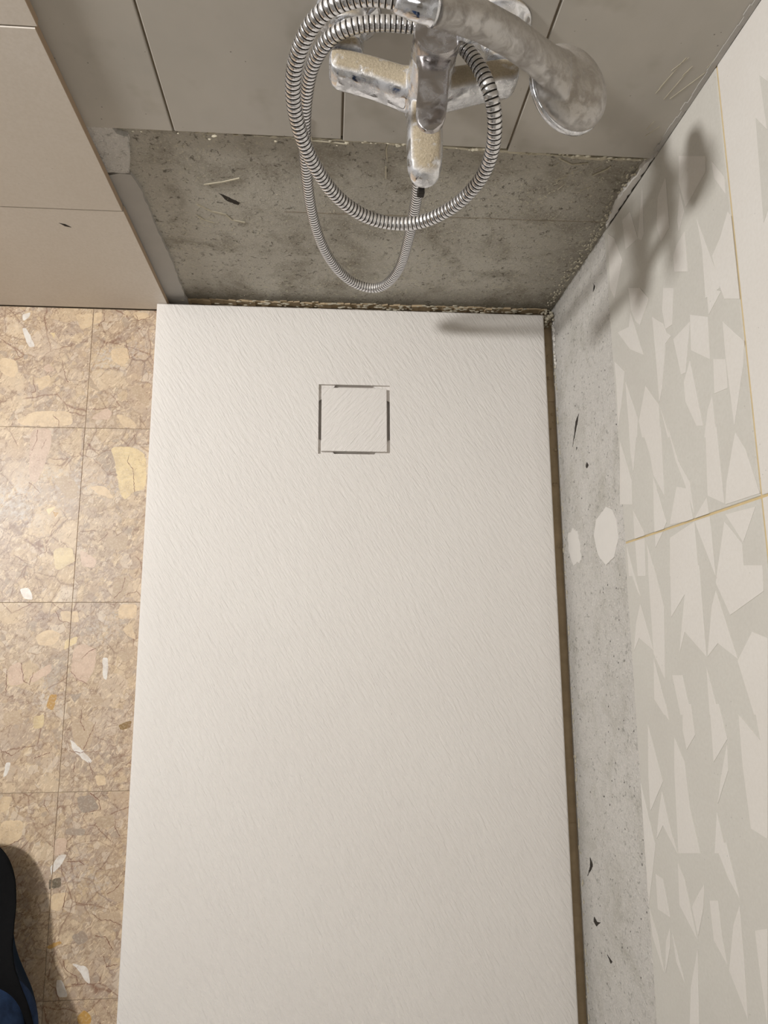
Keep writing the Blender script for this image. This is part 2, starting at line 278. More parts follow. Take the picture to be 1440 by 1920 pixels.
DATA = json.loads('''{"fl":{"1,0":[["c",[[-149.3,-12.5],[-118.1,-8.5],[-118.1,-32.7],[-133.5,-40.2],[-140.2,-35.7]]],["w",[[-241.1,-15.5],[-226.8,-10.3],[-228.1,-19.7],[-237.9,-28.2]]],["w",[[-238.9,-41.0],[-231.6,-40.8],[-213.1,-74.9],[-223.4,-77.5],[-233.4,-57.0]]],["c",[[-271.6,-97.1],[-244.3,-100.9],[-238.4,-121.2],[-245.5,-135.0],[-269.2,-124.3]]],["c",[[-206.1,-136.3],[-184.0,-126.7],[-182.6,-144.8],[-200.2,-158.7]]],["p",[[-197.5,-113.4],[-187.6,-106.3],[-176.2,-119.7],[-190.6,-122.3]]],["c",[[-235.0,-210.7],[-203.5,-194.5],[-143.7,-193.3],[-137.6,-219.9],[-223.8,-221.5]]],["g",[[-232.6,-91.5],[-224.4,-90.1],[-224.7,-99.3],[-230.9,-99.5]]],["t",[[-118.1,-146.5],[-124.3,-143.4],[-118.1,-134.5]]],["y",[[-190.0,-48.8],[-181.6,-48.6],[-182.8,-60.2]]]],"2,0":[["c",[[-116.9,-8.3],[-101.6,-6.3],[-102.6,-25.2],[-116.9,-32.1]]],["p",[[-109.6,-206.0],[-83.8,-185.4],[-72.8,-194.2],[-78.2,-207.7],[-97.0,-208.0]]],["c",[[-68.5,-196.3],[-43.0,-202.5],[-27.3,-220.1],[-52.3,-221.7]]],["t",[[-46.0,-150.7],[-29.6,-141.2],[-11.5,-163.6],[-10.5,-181.7],[-25.6,-175.2]]],["c",[[-82.3,-75.9],[-52.7,-72.8],[-49.3,-93.5],[-61.1,-110.0],[-81.0,-96.7]]],["c",[[-50.2,-4.7],[-24.3,-3.8],[-17.2,-15.5],[-40.6,-20.9]]],["t",[[-114.7,-129.6],[-93.9,-158.6],[-116.9,-147.1],[-116.9,-132.7]]]],"1,1":[["p",[[-210.0,-227.8],[-174.3,-225.0],[-172.0,-255.7],[-182.9,-299.3],[-191.1,-323.1],[-204.7,-316.8]]],["t",[[-165.3,-316.3],[-139.5,-307.4],[-120.7,-328.7],[-124.4,-348.0],[-138.4,-350.3]]],["y",[[-171.4,-367.6],[-157.7,-363.2],[-166.4,-380.2]]],["o",[[-161.1,-371.7],[-150.8,-373.7],[-156.2,-382.2]]],["y",[[-155.8,-435.5],[-124.2,-433.0],[-118.1,-456.1],[-118.1,-456.5],[-148.3,-475.3]]],["w",[[-204.3,-503.1],[-188.9,-500.8],[-180.5,-521.5],[-196.3,-519.2]]]],"2,1":[["y",[[-73.0,-257.4],[-35.8,-255.7],[-9.9,-270.7],[-8.7,-331.8],[-29.1,-336.3],[-42.6,-351.5],[-51.5,-338.7],[-63.2,-282.5]]],["c",[[-103.4,-328.5],[-76.9,-326.1],[-59.1,-349.5],[-88.2,-341.2]]],["t",[[-68.2,-416.0],[-31.6,-411.1],[-36.9,-439.7],[-69.4,-432.7]]],["p",[[-112.7,-435.3],[-81.8,-454.0],[-85.4,-468.1],[-106.0,-465.8]]],["t",[[-52.6,-482.1],[-25.4,-479.7],[-34.4,-519.4],[-54.6,-524.0]]]],"1,2":[["c",[[-136.7,-539.9],[-118.1,-539.9],[-118.1,-558.2],[-130.9,-558.2]]],["c",[[-173.5,-580.6],[-152.3,-569.4],[-131.8,-576.3],[-139.3,-594.3],[-165.6,-596.4]]],["y",[[-124.2,-587.6],[-118.1,-585.5],[-118.1,-599.2],[-125.3,-603.4]]],["p",[[-211.1,-629.5],[-192.2,-620.7],[-182.7,-656.2],[-208.4,-660.3]]],["p",[[-179.1,-647.4],[-143.7,-623.3],[-142.5,-638.9],[-169.6,-656.3]]],["o",[[-142.0,-674.2],[-129.9,-674.3],[-135.6,-700.4],[-147.0,-693.8]]],["y",[[-165.3,-708.7],[-148.3,-704.6],[-148.8,-726.2],[-163.8,-728.2]]],["w",[[-202.4,-778.7],[-193.9,-778.9],[-198.6,-797.7],[-204.6,-801.8]]],["t",[[-213.3,-703.8],[-190.1,-697.6],[-177.4,-719.4],[-209.6,-721.1]]]],"2,2":[["c",[[-116.9,-539.9],[-107.6,-540.0],[-104.1,-558.2],[-116.9,-558.2]]],["c",[[-40.7,-528.6],[-11.2,-528.6],[-12.1,-551.7],[-41.4,-553.9]]],["y",[[-116.9,-585.1],[-104.7,-580.9],[-106.1,-592.2],[-116.9,-598.5]]],["p",[[-109.9,-601.2],[-95.0,-592.3],[-71.9,-603.7],[-74.3,-635.0],[-86.0,-658.2],[-106.6,-648.1],[-111.8,-636.9]]],["w",[[-63.3,-616.1],[-53.3,-616.2],[-53.2,-653.0],[-60.1,-648.5]]],["t",[[-34.0,-601.7],[-9.6,-597.3],[-10.9,-613.1],[-25.9,-625.4],[-38.0,-610.7]]],["g",[[-111.3,-674.5],[-91.6,-672.5],[-101.6,-687.8]]],["t",[[-76.2,-672.7],[-55.8,-681.7],[-59.5,-692.6],[-77.1,-692.4]]],["t",[[-104.2,-711.7],[-66.6,-718.7],[-72.7,-757.5],[-83.3,-761.6],[-101.9,-744.1]]],["d",[[-31.1,-723.6],[-9.5,-716.2],[-11.0,-728.2],[-26.2,-732.3]]],["w",[[-106.4,-741.9],[-66.9,-779.0],[-73.1,-783.1],[-100.7,-761.3]]],["c",[[-63.3,-800.3],[-45.8,-802.7],[-45.0,-815.4],[-57.9,-817.3]]],["c",[[-33.7,-569.9],[-20.8,-558.5],[-9.0,-588.2],[-24.0,-581.3]]]],"1,3":[["c",[[-203.1,-866.5],[-168.0,-865.5],[-167.6,-892.6],[-199.3,-909.7]]],["p",[[-119.3,-893.8],[-118.1,-893.8],[-118.1,-922.1],[-118.9,-922.5]]],["w",[[-118.1,-946.6],[-118.9,-947.4],[-121.6,-936.7],[-118.1,-931.5]]],["k",[[-122.0,-954.3],[-118.1,-953.7],[-118.1,-968.0],[-120.9,-968.5]]],["c",[[-120.4,-975.5],[-118.1,-975.3],[-118.1,-996.7],[-118.8,-996.5]]],["o",[[-120.1,-1050.0],[-118.1,-1049.2],[-118.1,-1050.9]]],["c",[[-206.3,-830.1],[-185.8,-830.6],[-193.4,-850.4],[-204.1,-855.6]]]],"2,3":[["g",[[-88.2,-832.6],[-65.7,-829.4],[-51.0,-851.8],[-75.0,-858.6],[-85.1,-849.2]]],["g",[[-100.8,-878.9],[-71.7,-880.5],[-72.8,-891.4],[-102.9,-888.8]]],["p",[[-116.9,-893.9],[-98.7,-894.3],[-99.2,-914.1],[-116.9,-921.6]]],["w",[[-109.9,-919.2],[-97.0,-917.7],[-105.1,-933.6],[-116.9,-945.4],[-116.9,-929.7]]],["k",[[-116.9,-953.5],[-103.8,-951.3],[-102.8,-965.5],[-116.9,-967.8]]],["c",[[-116.9,-975.2],[-91.2,-972.9],[-94.1,-983.3],[-102.0,-1000.5],[-116.9,-997.0]]],["o",[[-116.9,-1048.8],[-98.9,-1042.1],[-95.0,-1045.7],[-112.5,-1053.7],[-116.9,-1051.5]]],["g",[[-82.9,-1035.8],[-65.2,-1027.8],[-55.1,-1041.9],[-71.0,-1050.0]]],["w",[[-80.2,-1073.6],[-54.4,-1079.6],[-49.0,-1105.3],[-58.5,-1098.1],[-64.7,-1087.7]]],["w",[[-100.2,-1096.5],[-91.2,-1096.9],[-80.4,-1120.9],[-96.6,-1120.2]]],["t",[[-37.4,-974.5],[-8.7,-957.6],[-8.5,-991.2],[-27.5,-985.4]]],["t",[[-59.6,-864.4],[-29.7,-859.6],[-26.6,-878.0],[-52.8,-881.0]]],["t",[[-44.5,-1007.6],[-11.5,-1003.4],[-8.7,-1019.2],[-36.8,-1013.1]]]],"2,4":[["o",[[-65.9,-1148.1],[-55.8,-1138.6],[-44.2,-1149.0],[-45.4,-1158.9],[-63.4,-1158.2]]]]},"vn":[[[-99.3,-8.6],[-98.4,-22.7],[-110.5,-34.8]],[[-165.2,-98.9],[-162.1,-112.5],[-156.2,-135.1],[-151.7,-139.5]],[[-212.5,-134.2],[-206.4,-158.8],[-214.4,-161.3]],[[-39.0,-271.2],[-42.5,-282.2],[-31.3,-297.3],[-27.0,-336.3]],[[-174.2,-200.6],[-163.0,-211.5],[-162.4,-220.4]],[[-57.6,-61.3],[-49.3,-93.5],[-35.1,-81.6]],[[-196.7,-227.6],[-197.2,-247.4],[-203.9,-264.9]],[[-181.0,-244.9],[-187.8,-262.5]],[[-203.4,-321.1],[-183.7,-340.1]],[[-43.4,-9.2],[-38.5,-20.9],[-17.3,-13.1]],[[-143.4,-539.9],[-135.5,-555.9],[-110.6,-560.5]],[[-95.5,-617.0],[-85.2,-605.9],[-74.3,-601.4]],[[-111.8,-636.9],[-99.8,-650.4],[-83.8,-658.3]],[[-89.8,-698.8],[-90.6,-718.4],[-83.2,-731.5]],[[-66.6,-718.7],[-83.3,-761.6]],[[-105.0,-761.2],[-91.7,-765.7],[-61.4,-764.1]],[[-95.1,-778.5],[-96.1,-795.4]],[[-73.4,-778.9],[-65.5,-800.2]],[[-192.0,-623.0],[-185.2,-651.8],[-176.0,-658.4],[-171.0,-638.6]],[[-212.9,-633.9],[-211.8,-671.2]],[[-212.6,-759.5],[-192.6,-768.3],[-174.6,-753.7]],[[-160.1,-773.1],[-135.0,-765.0]],[[-83.6,-425.7],[-66.4,-408.9]],[[-34.2,-484.4],[-37.5,-505.4],[-50.3,-519.3]],[[-67.7,-827.5],[-53.7,-838.9],[-50.9,-853.6],[-71.5,-855.9],[-76.6,-863.1]],[[-199.6,-906.1],[-188.8,-902.8],[-165.7,-892.6]],[[-136.9,-835.3],[-138.0,-844.4],[-129.7,-855.5]],[[-25.2,-870.7],[-26.5,-879.8],[-18.2,-892.7]],[[-96.3,-928.5],[-77.6,-929.0],[-69.8,-934.5]],[[-91.4,-1069.8],[-88.7,-1081.8],[-71.6,-1092.6],[-67.3,-1102.9],[-78.0,-1104.1]],[[-53.9,-1005.6],[-38.5,-1014.8],[-25.6,-1015.2],[-8.5,-1022.7]],[[-31.6,-978.2],[-20.9,-971.5],[-8.7,-957.6]],[[-93.4,-967.5],[-98.4,-998.9]],[[-46.3,-1037.1],[-29.6,-1039.4],[-17.4,-1058.7]],[[-31.6,-1065.1],[-27.0,-1080.6],[-10.7,-1077.8]]],"fr":{"1":[[[-11.6,346.7],[-14.8,372.5],[-65.1,389.2],[-58.3,350.5]],[[-0.7,295.7],[-21.1,317.4],[-67.7,337.5],[-108.0,303.2],[-85.0,290.4]],[[-31.7,508.3],[-72.2,561.9],[-89.1,559.1],[-101.2,512.6],[-63.0,503.0]],[[-84.6,571.4],[-119.4,591.8],[-137.9,590.8],[-108.0,574.1]],[[-229.2,501.4],[-248.9,536.7],[-296.1,533.3],[-270.3,497.0]],[[-240.2,459.6],[-236.7,500.1],[-290.5,480.8],[-289.2,470.5]],[[-298.7,539.7],[-308.0,561.9],[-339.0,560.8],[-335.9,535.6]],[[-415.9,438.5],[-424.0,463.5],[-459.9,469.6],[-459.9,452.2],[-457.1,414.9],[-427.7,431.0]],[[-4.2,412.9],[-69.7,407.1],[-73.7,398.0],[-65.1,389.2],[-33.7,401.2]],[[-34.9,474.0],[-101.6,472.9],[-106.9,450.1],[-82.1,442.0],[-46.4,451.0]],[[-75.1,503.7],[-104.8,509.4],[-120.3,493.4],[-104.9,491.9]],[[-127.8,505.5],[-177.8,504.9],[-161.5,475.6],[-141.6,476.1],[-132.9,485.9]],[[-128.7,533.2],[-152.8,541.2],[-184.6,552.2],[-221.9,565.8],[-229.5,563.5],[-226.7,535.8],[-169.8,538.4]],[[-158.7,591.4],[-166.7,596.1],[-258.1,596.1],[-244.9,570.5],[-219.7,561.9],[-188.2,556.1],[-177.8,573.3]],[[-116.3,350.2],[-134.5,384.6],[-161.6,406.7],[-182.7,376.6],[-172.2,364.5],[-150.8,353.7]],[[-153.0,351.5],[-188.5,365.3],[-226.0,379.6],[-201.9,341.6],[-161.5,306.5],[-170.2,343.2]],[[-188.6,411.8],[-210.4,438.8],[-225.0,445.1],[-233.8,455.1],[-237.2,440.2],[-287.9,422.9],[-303.0,412.9],[-255.0,413.2]],[[-179.6,469.8],[-221.8,459.9],[-219.7,443.1],[-192.8,438.7],[-167.0,446.0]],[[-197.7,288.5],[-225.1,319.3],[-257.8,306.3],[-295.4,286.5],[-238.6,289.8]],[[-240.3,320.5],[-302.8,349.9],[-327.7,344.0],[-321.2,322.0],[-265.9,320.1]],[[-268.7,379.1],[-305.3,411.0],[-346.8,408.6],[-332.0,358.7],[-308.2,352.4]],[[-307.6,413.6],[-353.7,432.2],[-352.1,426.8]],[[-280.5,492.7],[-363.0,508.1],[-358.7,494.5],[-323.4,475.3],[-300.5,475.2]],[[-216.7,539.8],[-234.3,565.9],[-247.6,539.2]],[[-266.9,563.6],[-303.1,596.1],[-306.1,596.1],[-327.0,590.8],[-381.0,565.9],[-303.4,562.7]],[[-336.7,531.0],[-383.2,532.0],[-376.2,508.3],[-349.1,519.8]],[[-305.7,320.9],[-313.7,346.3],[-369.3,324.9],[-343.2,320.2]],[[-317.2,357.8],[-334.1,412.2],[-420.0,406.8],[-387.5,381.9],[-360.1,377.0]],[[-316.9,288.8],[-379.9,317.7],[-412.9,314.1],[-405.1,274.4]],[[-390.3,381.4],[-453.0,407.0],[-459.9,398.3],[-459.9,373.8],[-439.1,374.9]],[[-421.0,316.3],[-455.7,344.9],[-459.9,344.4],[-459.9,314.7],[-443.4,314.4]],[[-339.4,428.9],[-388.8,448.5],[-417.6,469.7],[-455.5,473.3],[-414.8,457.3],[-384.2,441.1]],[[-365.3,512.4],[-372.0,533.9],[-454.9,534.9],[-440.3,504.4],[-401.8,508.6]],[[-388.1,566.7],[-409.3,580.6],[-456.8,596.1],[-457.3,596.1],[-456.4,536.7],[-434.3,542.6],[-398.0,561.0]],[[-459.9,473.3],[-442.2,501.8],[-459.9,503.8]]],"0":[[[-867.4,436.1],[-861.7,453.6],[-894.6,456.0],[-919.6,461.4],[-905.2,438.1]],[[-461.9,395.7],[-479.7,372.8],[-461.9,373.7]],[[-461.9,344.2],[-511.9,338.8],[-509.8,315.7],[-461.9,314.8]],[[-465.2,287.3],[-508.8,305.4],[-507.2,287.7]],[[-472.4,350.3],[-514.7,368.5],[-512.8,348.4]],[[-461.9,504.0],[-474.6,505.4],[-527.4,505.4],[-469.7,475.8],[-461.9,473.0]],[[-472.9,412.3],[-462.8,472.1],[-524.3,471.4],[-518.1,404.7]],[[-466.6,535.0],[-468.5,587.2],[-499.3,561.5]],[[-473.1,531.8],[-500.1,559.4],[-532.3,557.8],[-527.6,507.5]],[[-492.6,288.2],[-505.5,304.5],[-537.0,320.3],[-531.1,313.3]],[[-499.1,348.1],[-500.8,364.1],[-553.7,383.5],[-640.5,371.7],[-610.0,346.0],[-551.8,346.8]],[[-546.3,317.1],[-606.1,346.6],[-590.4,306.7],[-608.0,287.6],[-571.4,300.2]],[[-505.5,407.6],[-512.8,474.3],[-611.6,473.0],[-584.3,429.7],[-609.1,413.3],[-591.3,418.8],[-542.2,436.8],[-566.8,400.0]],[[-542.3,503.6],[-612.6,532.4],[-597.3,498.4],[-611.5,475.1],[-559.1,492.5]],[[-516.8,512.0],[-525.2,588.8],[-549.3,586.3],[-569.2,526.6],[-534.8,504.9]],[[-586.5,561.6],[-592.6,585.3],[-662.7,573.3],[-664.8,551.6],[-614.6,532.0]],[[-616.4,344.9],[-681.7,372.9],[-682.8,361.9],[-666.2,338.1]],[[-622.6,471.1],[-670.8,487.9],[-672.6,469.1]],[[-634.8,391.2],[-633.7,416.6],[-676.4,428.5],[-678.8,404.1]],[[-671.4,347.2],[-669.6,369.5],[-688.4,374.4]],[[-699.6,314.8],[-763.2,345.8],[-805.6,304.7],[-764.3,305.6]],[[-666.2,411.1],[-664.7,430.5],[-697.9,434.1],[-716.4,412.3],[-695.5,406.2]],[[-661.4,471.0],[-659.9,489.8],[-694.0,499.7],[-721.1,469.2]],[[-698.2,499.0],[-724.9,496.4],[-762.3,470.4],[-733.6,481.3]],[[-706.3,384.4],[-731.1,405.1],[-779.6,408.8],[-823.4,424.2],[-837.4,372.5],[-745.8,377.8]],[[-776.3,280.7],[-842.2,310.2],[-864.1,273.9],[-821.0,274.8]],[[-774.9,341.1],[-814.2,356.0],[-838.1,369.9],[-815.2,337.1],[-835.6,317.0],[-802.9,328.1]],[[-771.3,466.9],[-808.8,478.3],[-815.0,455.4]],[[-654.7,553.3],[-653.0,575.0],[-775.8,553.9],[-773.0,528.1],[-716.4,523.7],[-667.0,524.9],[-687.6,557.7]],[[-849.8,279.3],[-841.0,313.3],[-881.5,297.9],[-923.8,279.1]],[[-878.8,307.0],[-878.9,326.5],[-917.6,338.7],[-919.6,305.9]],[[-849.2,369.3],[-863.0,382.9],[-917.8,401.6],[-895.1,365.4]],[[-853.6,427.8],[-880.7,421.1],[-913.6,404.5],[-887.2,395.4],[-866.0,414.8]],[[-804.0,457.2],[-798.1,480.1],[-845.8,496.3],[-832.2,478.2]],[[-851.9,495.3],[-908.1,494.6],[-954.8,491.9],[-923.1,464.6],[-876.1,480.2]],[[-929.6,336.7],[-951.3,333.1],[-987.8,315.1],[-949.5,322.8]],[[-928.5,400.9],[-1006.7,391.1],[-1017.2,368.9],[-976.5,378.0]],[[-927.8,281.4],[-952.0,300.5],[-988.3,311.0],[-957.7,285.3]],[[-934.8,341.0],[-977.3,363.7],[-962.7,346.5]],[[-866.8,518.8],[-857.4,540.0],[-943.5,525.2],[-897.7,520.2]]]},"hp":[[0.4097,-0.06,0.4781],[0.4123,-0.058,0.4136],[0.4121,-0.055,0.3346],[0.4062,-0.052,0.2569],[0.3806,-0.05,0.2012],[0.336,-0.046,0.2158],[0.3009,-0.042,0.283],[0.2828,-0.038,0.3683],[0.277,-0.036,0.4572],[0.2774,-0.034,0.5269],[0.2806,-0.034,0.574],[0.2875,-0.034,0.613],[0.3018,-0.035,0.6449],[0.3206,-0.035,0.6611],[0.3451,-0.033,0.666],[0.3746,-0.033,0.667],[0.4049,-0.034,0.6643],[0.4266,-0.042,0.6598],[0.4424,-0.068,0.6629],[0.4541,-0.095,0.6603],[0.462,-0.11,0.6415],[0.4654,-0.12,0.6115],[0.4598,-0.126,0.5766],[0.4398,-0.13,0.5373],[0.4031,-0.13,0.5038],[0.3548,-0.128,0.5046],[0.3143,-0.125,0.5382],[0.2881,-0.12,0.5881],[0.2748,-0.115,0.638],[0.2733,-0.11,0.6803],[0.2816,-0.108,0.7156],[0.2956,-0.107,0.7422],[0.3143,-0.108,0.7588],[0.3365,-0.11,0.7674],[0.3556,-0.113,0.7684]]}''')
# ================================================================ SETTING
XR, YB = .722, .018
floor = box('floor', -1.5,.80,-2.4,.10,-.08,-.006,'fgrout', kind='structure')
wall_back = box('wall_back', -1.5,.80,YB,.12,-.006,2.5,'plB', kind='structure')
wall_right = box('wall_right', XR,.80,-2.4,YB,-.006,2.5,'plR', kind='structure')
box('wall_left', -1.6,-1.5,-2.4,.12,-.006,2.5,'paint', kind='structure')
box('wall_front', -1.6,.80,-2.5,-2.4,-.006,2.5,'paint', kind='structure')
box('ceiling', -1.6,.80,-2.5,.12,2.5,2.6,'paint', kind='structure')
# ---- marble floor tiles, 30 cm, each with its own clasts
TINT = {'c':L(214,190,156),'w':L(226,220,212),'p':L(204,178,156),'y':L(216,194,150),'t':L(184,162,136),'g':L(160,144,128),'o':L(188,146,78),'d':L(136,108,62),'k':L(104,94,78),'v':L(120,78,60)}
XJ = [-.7175,-.4175,-.1175,0]; YJ = [0,-.2235,-.5255,-.8255,-1.1255,-1.4255,-1.7255]
def in_tile(i, j, p): return XJ[i] < p[0] < XJ[i+1] and YJ[j+1] < p[1] < YJ[j]
first = None
for i in range(3):
    for j in range(6):
        x0,x1,y0,y1 = XJ[i]+.0003, XJ[i+1]-(.0003 if i<2 else .0012), YJ[j+1]+.0004, YJ[j]-.0004
        dz = random.uniform(-.0003,.0002)
        bm = box_bm(x0-x0, x1-x0, 0, y1-y0, -.006, 0, .0003, 1)
        t = from_bm('floor_tile', bm, floor, ('floor',)); t.location = (x0,y0,dz)
        pl = DATA['fl'].get('%d,%d'%(i,j), [])
        if not pl: continue
        bm = bmesh.new(); cl = bm.loops.layers.float_color.new('tint')
        def addp(pts, z, h, key):
            try: fs = prism(bm, [(p[0]-x0, p[1]-y0, z) for p in pts], (0,0,h))
            except ValueError: return
            k = random.uniform(.93,1.05); c = TINT[key]
            for f in fs:
                for l in f.loops: l[cl] = (c[0]*k, c[1]*k, c[2]*k, 1)
        for key, pts in pl:
            pts = [(a/1000,b/1000) for a,b in pts]
            for _ in range(2):
                if len(pts) > 3: pts = [tuple(Vector(a).lerp(Vector(b),f)) for a,b in zip(pts,pts[1:]+pts[:1]) for f in (.16,.84)]
            q = jag(pts, .0011, .004)
            q = [(min(max(p[0],x0+.0004),x1-.0004), min(max(p[1],y0+.0004),y1-.0004)) for p in q]
            addp(q, -.0002, .00028, key)
        for v in DATA['vn']:
            v = [Vector((a/1000,b/1000)) for a,b in v]
            if not in_tile(i,j,v[0]): continue
            pp = []
            for a,b in zip(v, v[1:]):
                n = max(1,int((b-a).length/.003))
                for k in range(n): pp.append(a.lerp(b,k/n)+Vector((random.uniform(-.0009,.0009),random.uniform(-.0009,.0009))))
            pp.append(v[-1])
            for a,b in zip(pp, pp[1:]):
                d = (b-a); 
                if d.length < 1e-5 or not in_tile(i,j,b): continue
                nrm = Vector((-d.y,d.x)).normalized()*random.uniform(.00025,.0006)
                addp([a+nrm, b+nrm, b-nrm, a-nrm], -.0002, .00036, 'v')
        cobj = from_bm('marble_clast', bm, t, ('inlay',), kind='stuff')
box('tile_grout', XJ[0],-.0015,-1.7255,0,-.0055,-.0012,'fgrout', floor)
# ---- new porcelain tiles, left, on the back wall
for r,(z0,z1) in enumerate(((.004,.302),(.3035,.604),(.6055,.905))):
    for (x0,x1) in ((-.60,.018),(-1.2,-.6015)):
        off = (.0, -.0012, .0015)[r]
        bm = box_bm(x0, x1+(off if x1>0 else 0), 0.0+off*.3, .0095, z0, z1, .0005, 1)
        for f in bm.faces:
            if f.normal.x > .5 or f.calc_center_median().x > x1+off-.0004 and x1>0: f.material_index = 1
        from_bm('wall_tile', bm, wall_back, ('newtile','brownedge'))
box('tile_adhesive', -1.2,.012,.0095,YB,.004,.905,'cement', wall_back)
# ---- old glazed tiles above the stripped band
for k,(x0,x1,z0) in enumerate(((-.083,.1170,.4555),(.1193,.3186,.4555),(.3209,.5250,.4525),(.5273,.7150,.4475))):
    for (a,b_) in ((z0,.853),(.8555,1.253)):
        x0_ = max(x0,.013)
        from_bm('old_wall_tile', box_bm(x0_,x1,.010,YB,a,b_,.0012,2), wall_back, ('oldtile',))
box('tile_joint', .013,.715,.0125,YB,.4585,1.253,'darkjoint', wall_back)
# ---- smooth cement strip beside the new tiles, bottom left, and a rough smear above it
def wall_poly(name, pts, y0, y1, mat, amp=.0015, step=.01, **k):
    bm = bmesh.new(); prism(bm, [(p[0], y1, p[1]) for p in jag(pts, amp, step)], (0, y0-y1, 0)); return from_bm(name, bm, wall_back, (mat,), **k)
wall_poly('cement_strip', [(.012,.362),(.030,.368),(.044,.366),(.050,.33),(.049,.27),(.051,.16),(.050,.0),(.012,.0)], .0125, YB, 'cement')
wall_poly('plaster_smear', [(.012,.53),(.024,.53),(.036,.50),(.044,.462),(.048,.445),(.060,.44),(.052,.40),(.044,.372),(.012,.37)], .0115, YB, 'plR', .002, .006)
wall_poly('filler_strip', [(.7165,.450),(.7145,.448),(.711,.43),(.708,.39),(.7065,.36),(.709,.335),(.7125,.315),(.7165,.29)], .011, YB, 'white', .0012, .006)
wall_poly('dark_mark', [(.152,.327),(.1654,.3183),(.1787,.307),(.1759,.3018),(.1624,.309)], .0176, YB, 'black', .0008,.003)
bm = bmesh.new(); prism(bm, [(x,0,z) for x,z in ((-.0822,.2681),(-.0741,.266),(-.0678,.2584),(-.076,.2605),(-.08,.266))], (0,-.0003,0)); from_bm('dark_mark', bm, wall_back, ('black',))
wall_poly('mortar_line', [(.20,.4545),(.33,.4535),(.52,.449),(.62,.4445),(.70,.4445),(.70,.4415),(.64,.4400),(.58,.4440),(.45,.4475),(.33,.4515),(.22,.4525)], .0105, YB, 'mortar', .0016, .006)
# crumbs of mortar left along the old tile edge, the corner and the foot of the wall
bm = bmesh.new()
for _ in range(420):
    x = random.uniform(.06,.71); e = .4555-.009*max(0,min(1,(x-.30)/.35))
    if x < .25 and random.random() < .75: continue
    lump(bm, (x, random.uniform(.009,.017), e-abs(random.gauss(.001,.0035))), random.choice((.0010,.0014,.0022)), 0, (1.7,.8,.8))
for _ in range(260):
    z = random.uniform(.03,.43); x = .716-abs(random.gauss(0,.008)) - (.02*max(0,(.2-z)) )
    lump(bm, (x, random.uniform(.0135,.0175), z), random.choice((.0008,.0012,.0018)), 0, (1,.6,1.6))
for _ in range(170):
    x = random.triangular(.0,.70,.62); lump(bm, (x, random.uniform(.010,.017), random.uniform(.006,.020)), random.uniform(.001,.0024), 0, (2.6,.7,.7))
for _ in range(2600):   # grains stuck to the plaster
    x = random.triangular(.12,.715,.5); z = random.triangular(.02,.445,.3)
    if noise.noise(Vector((x*9,z*9,3))) < random.uniform(-.5,.25): continue
    lump(bm, (x, .0178, z), random.uniform(.0003,.00085))
from_bm('mortar_crumb', bm, wall_back, ('mortar',), kind='stuff')
bm = bmesh.new()
def scrape(bm, pts, wdt, y, up=.0012):
    for a,b in zip(pts,pts[1:]):
        a,b = Vector((a[0],y,a[1])),Vector((b[0],y,b[1])); d=(b-a).normalized(); n=Vector((-d.z,0,d.x))*wdt
        prism(bm, [a-n,b-n,b+n,a+n], (0,-up,0))
for pts in ([(.118,.30),(.135,.285),(.155,.278),(.162,.265),(.18,.26)],[(.112,.275),(.122,.262),(.135,.256)],[(.135,.345),(.16,.352),(.185,.362)],[(.378,.448),(.376,.432),(.379,.41)],[(.378,.40),(.380,.375)],[(.60,.43),(.62,.42),(.64,.424)],[(.655,.40),(.67,.415),(.672,.42)],[(.28,.466),(.281,.49)],[(.281,.466),(.283,.452),(.33,.448)]):
    scrape(bm, pts, random.uniform(.0005,.0011), YB if pts[0][1]<.45 else .010)
for _ in range(12):
    x=random.uniform(.58,.69); z=random.uniform(.36,.44); a=random.uniform(.3,1.2); l=random.uniform(.006,.02); scrape(bm,[(x,z),(x+l*math.cos(a),z+l*math.sin(a))], .0003, YB, .0006)
for _ in range(9):
    x=random.uniform(.66,.71); z=random.uniform(.46,.60); a=random.uniform(1.0,1.5); l=random.uniform(.01,.05); scrape(bm,[(x,z),(min(.714,x+l*math.cos(a)),z+l*math.sin(a))], .0003, .010, .0004)
from_bm('plaster_scrape', bm, wall_back, ('mortar',), kind='stuff')
bm = bmesh.new(); zz = .292
pp = []
for k in range(60): zz += random.uniform(-.0006,.0006); pp.append((.24+k*.0079, zz+(k-30)*.0001))
scrape(bm, pp, .00035, YB, .0004); from_bm('plaster_line', bm, wall_back, ('darkjoint',), kind='stuff')
bm = bmesh.new();
for k in range(70):
    z = .452+k*.0115; wd = random.uniform(.004,.0075); prism(bm, [(.7165,.012,z),(.7165-wd,.012,z),(.7165-wd,.012,z+.0118),(.7165,.012,z+.0118)], (0,-random.uniform(.003,.0036),0))
from_bm('corner_caulk', bm, wall_back, ('cement',), kind='stuff')
# rough dark bed line at the foot of the back wall
bm = bmesh.new(); 
for k in range(60):
    x = .02+k*.0115; prism(bm, [(x,YB,0),(x+.0125,YB,0),(x+.0125,YB,.012+random.uniform(0,.006)),(x,YB,.012+random.uniform(0,.006))], (0,-random.uniform(.001,.004),0))
from_bm('dark_bedding', bm, wall_back, ('bedding',), kind='stuff')
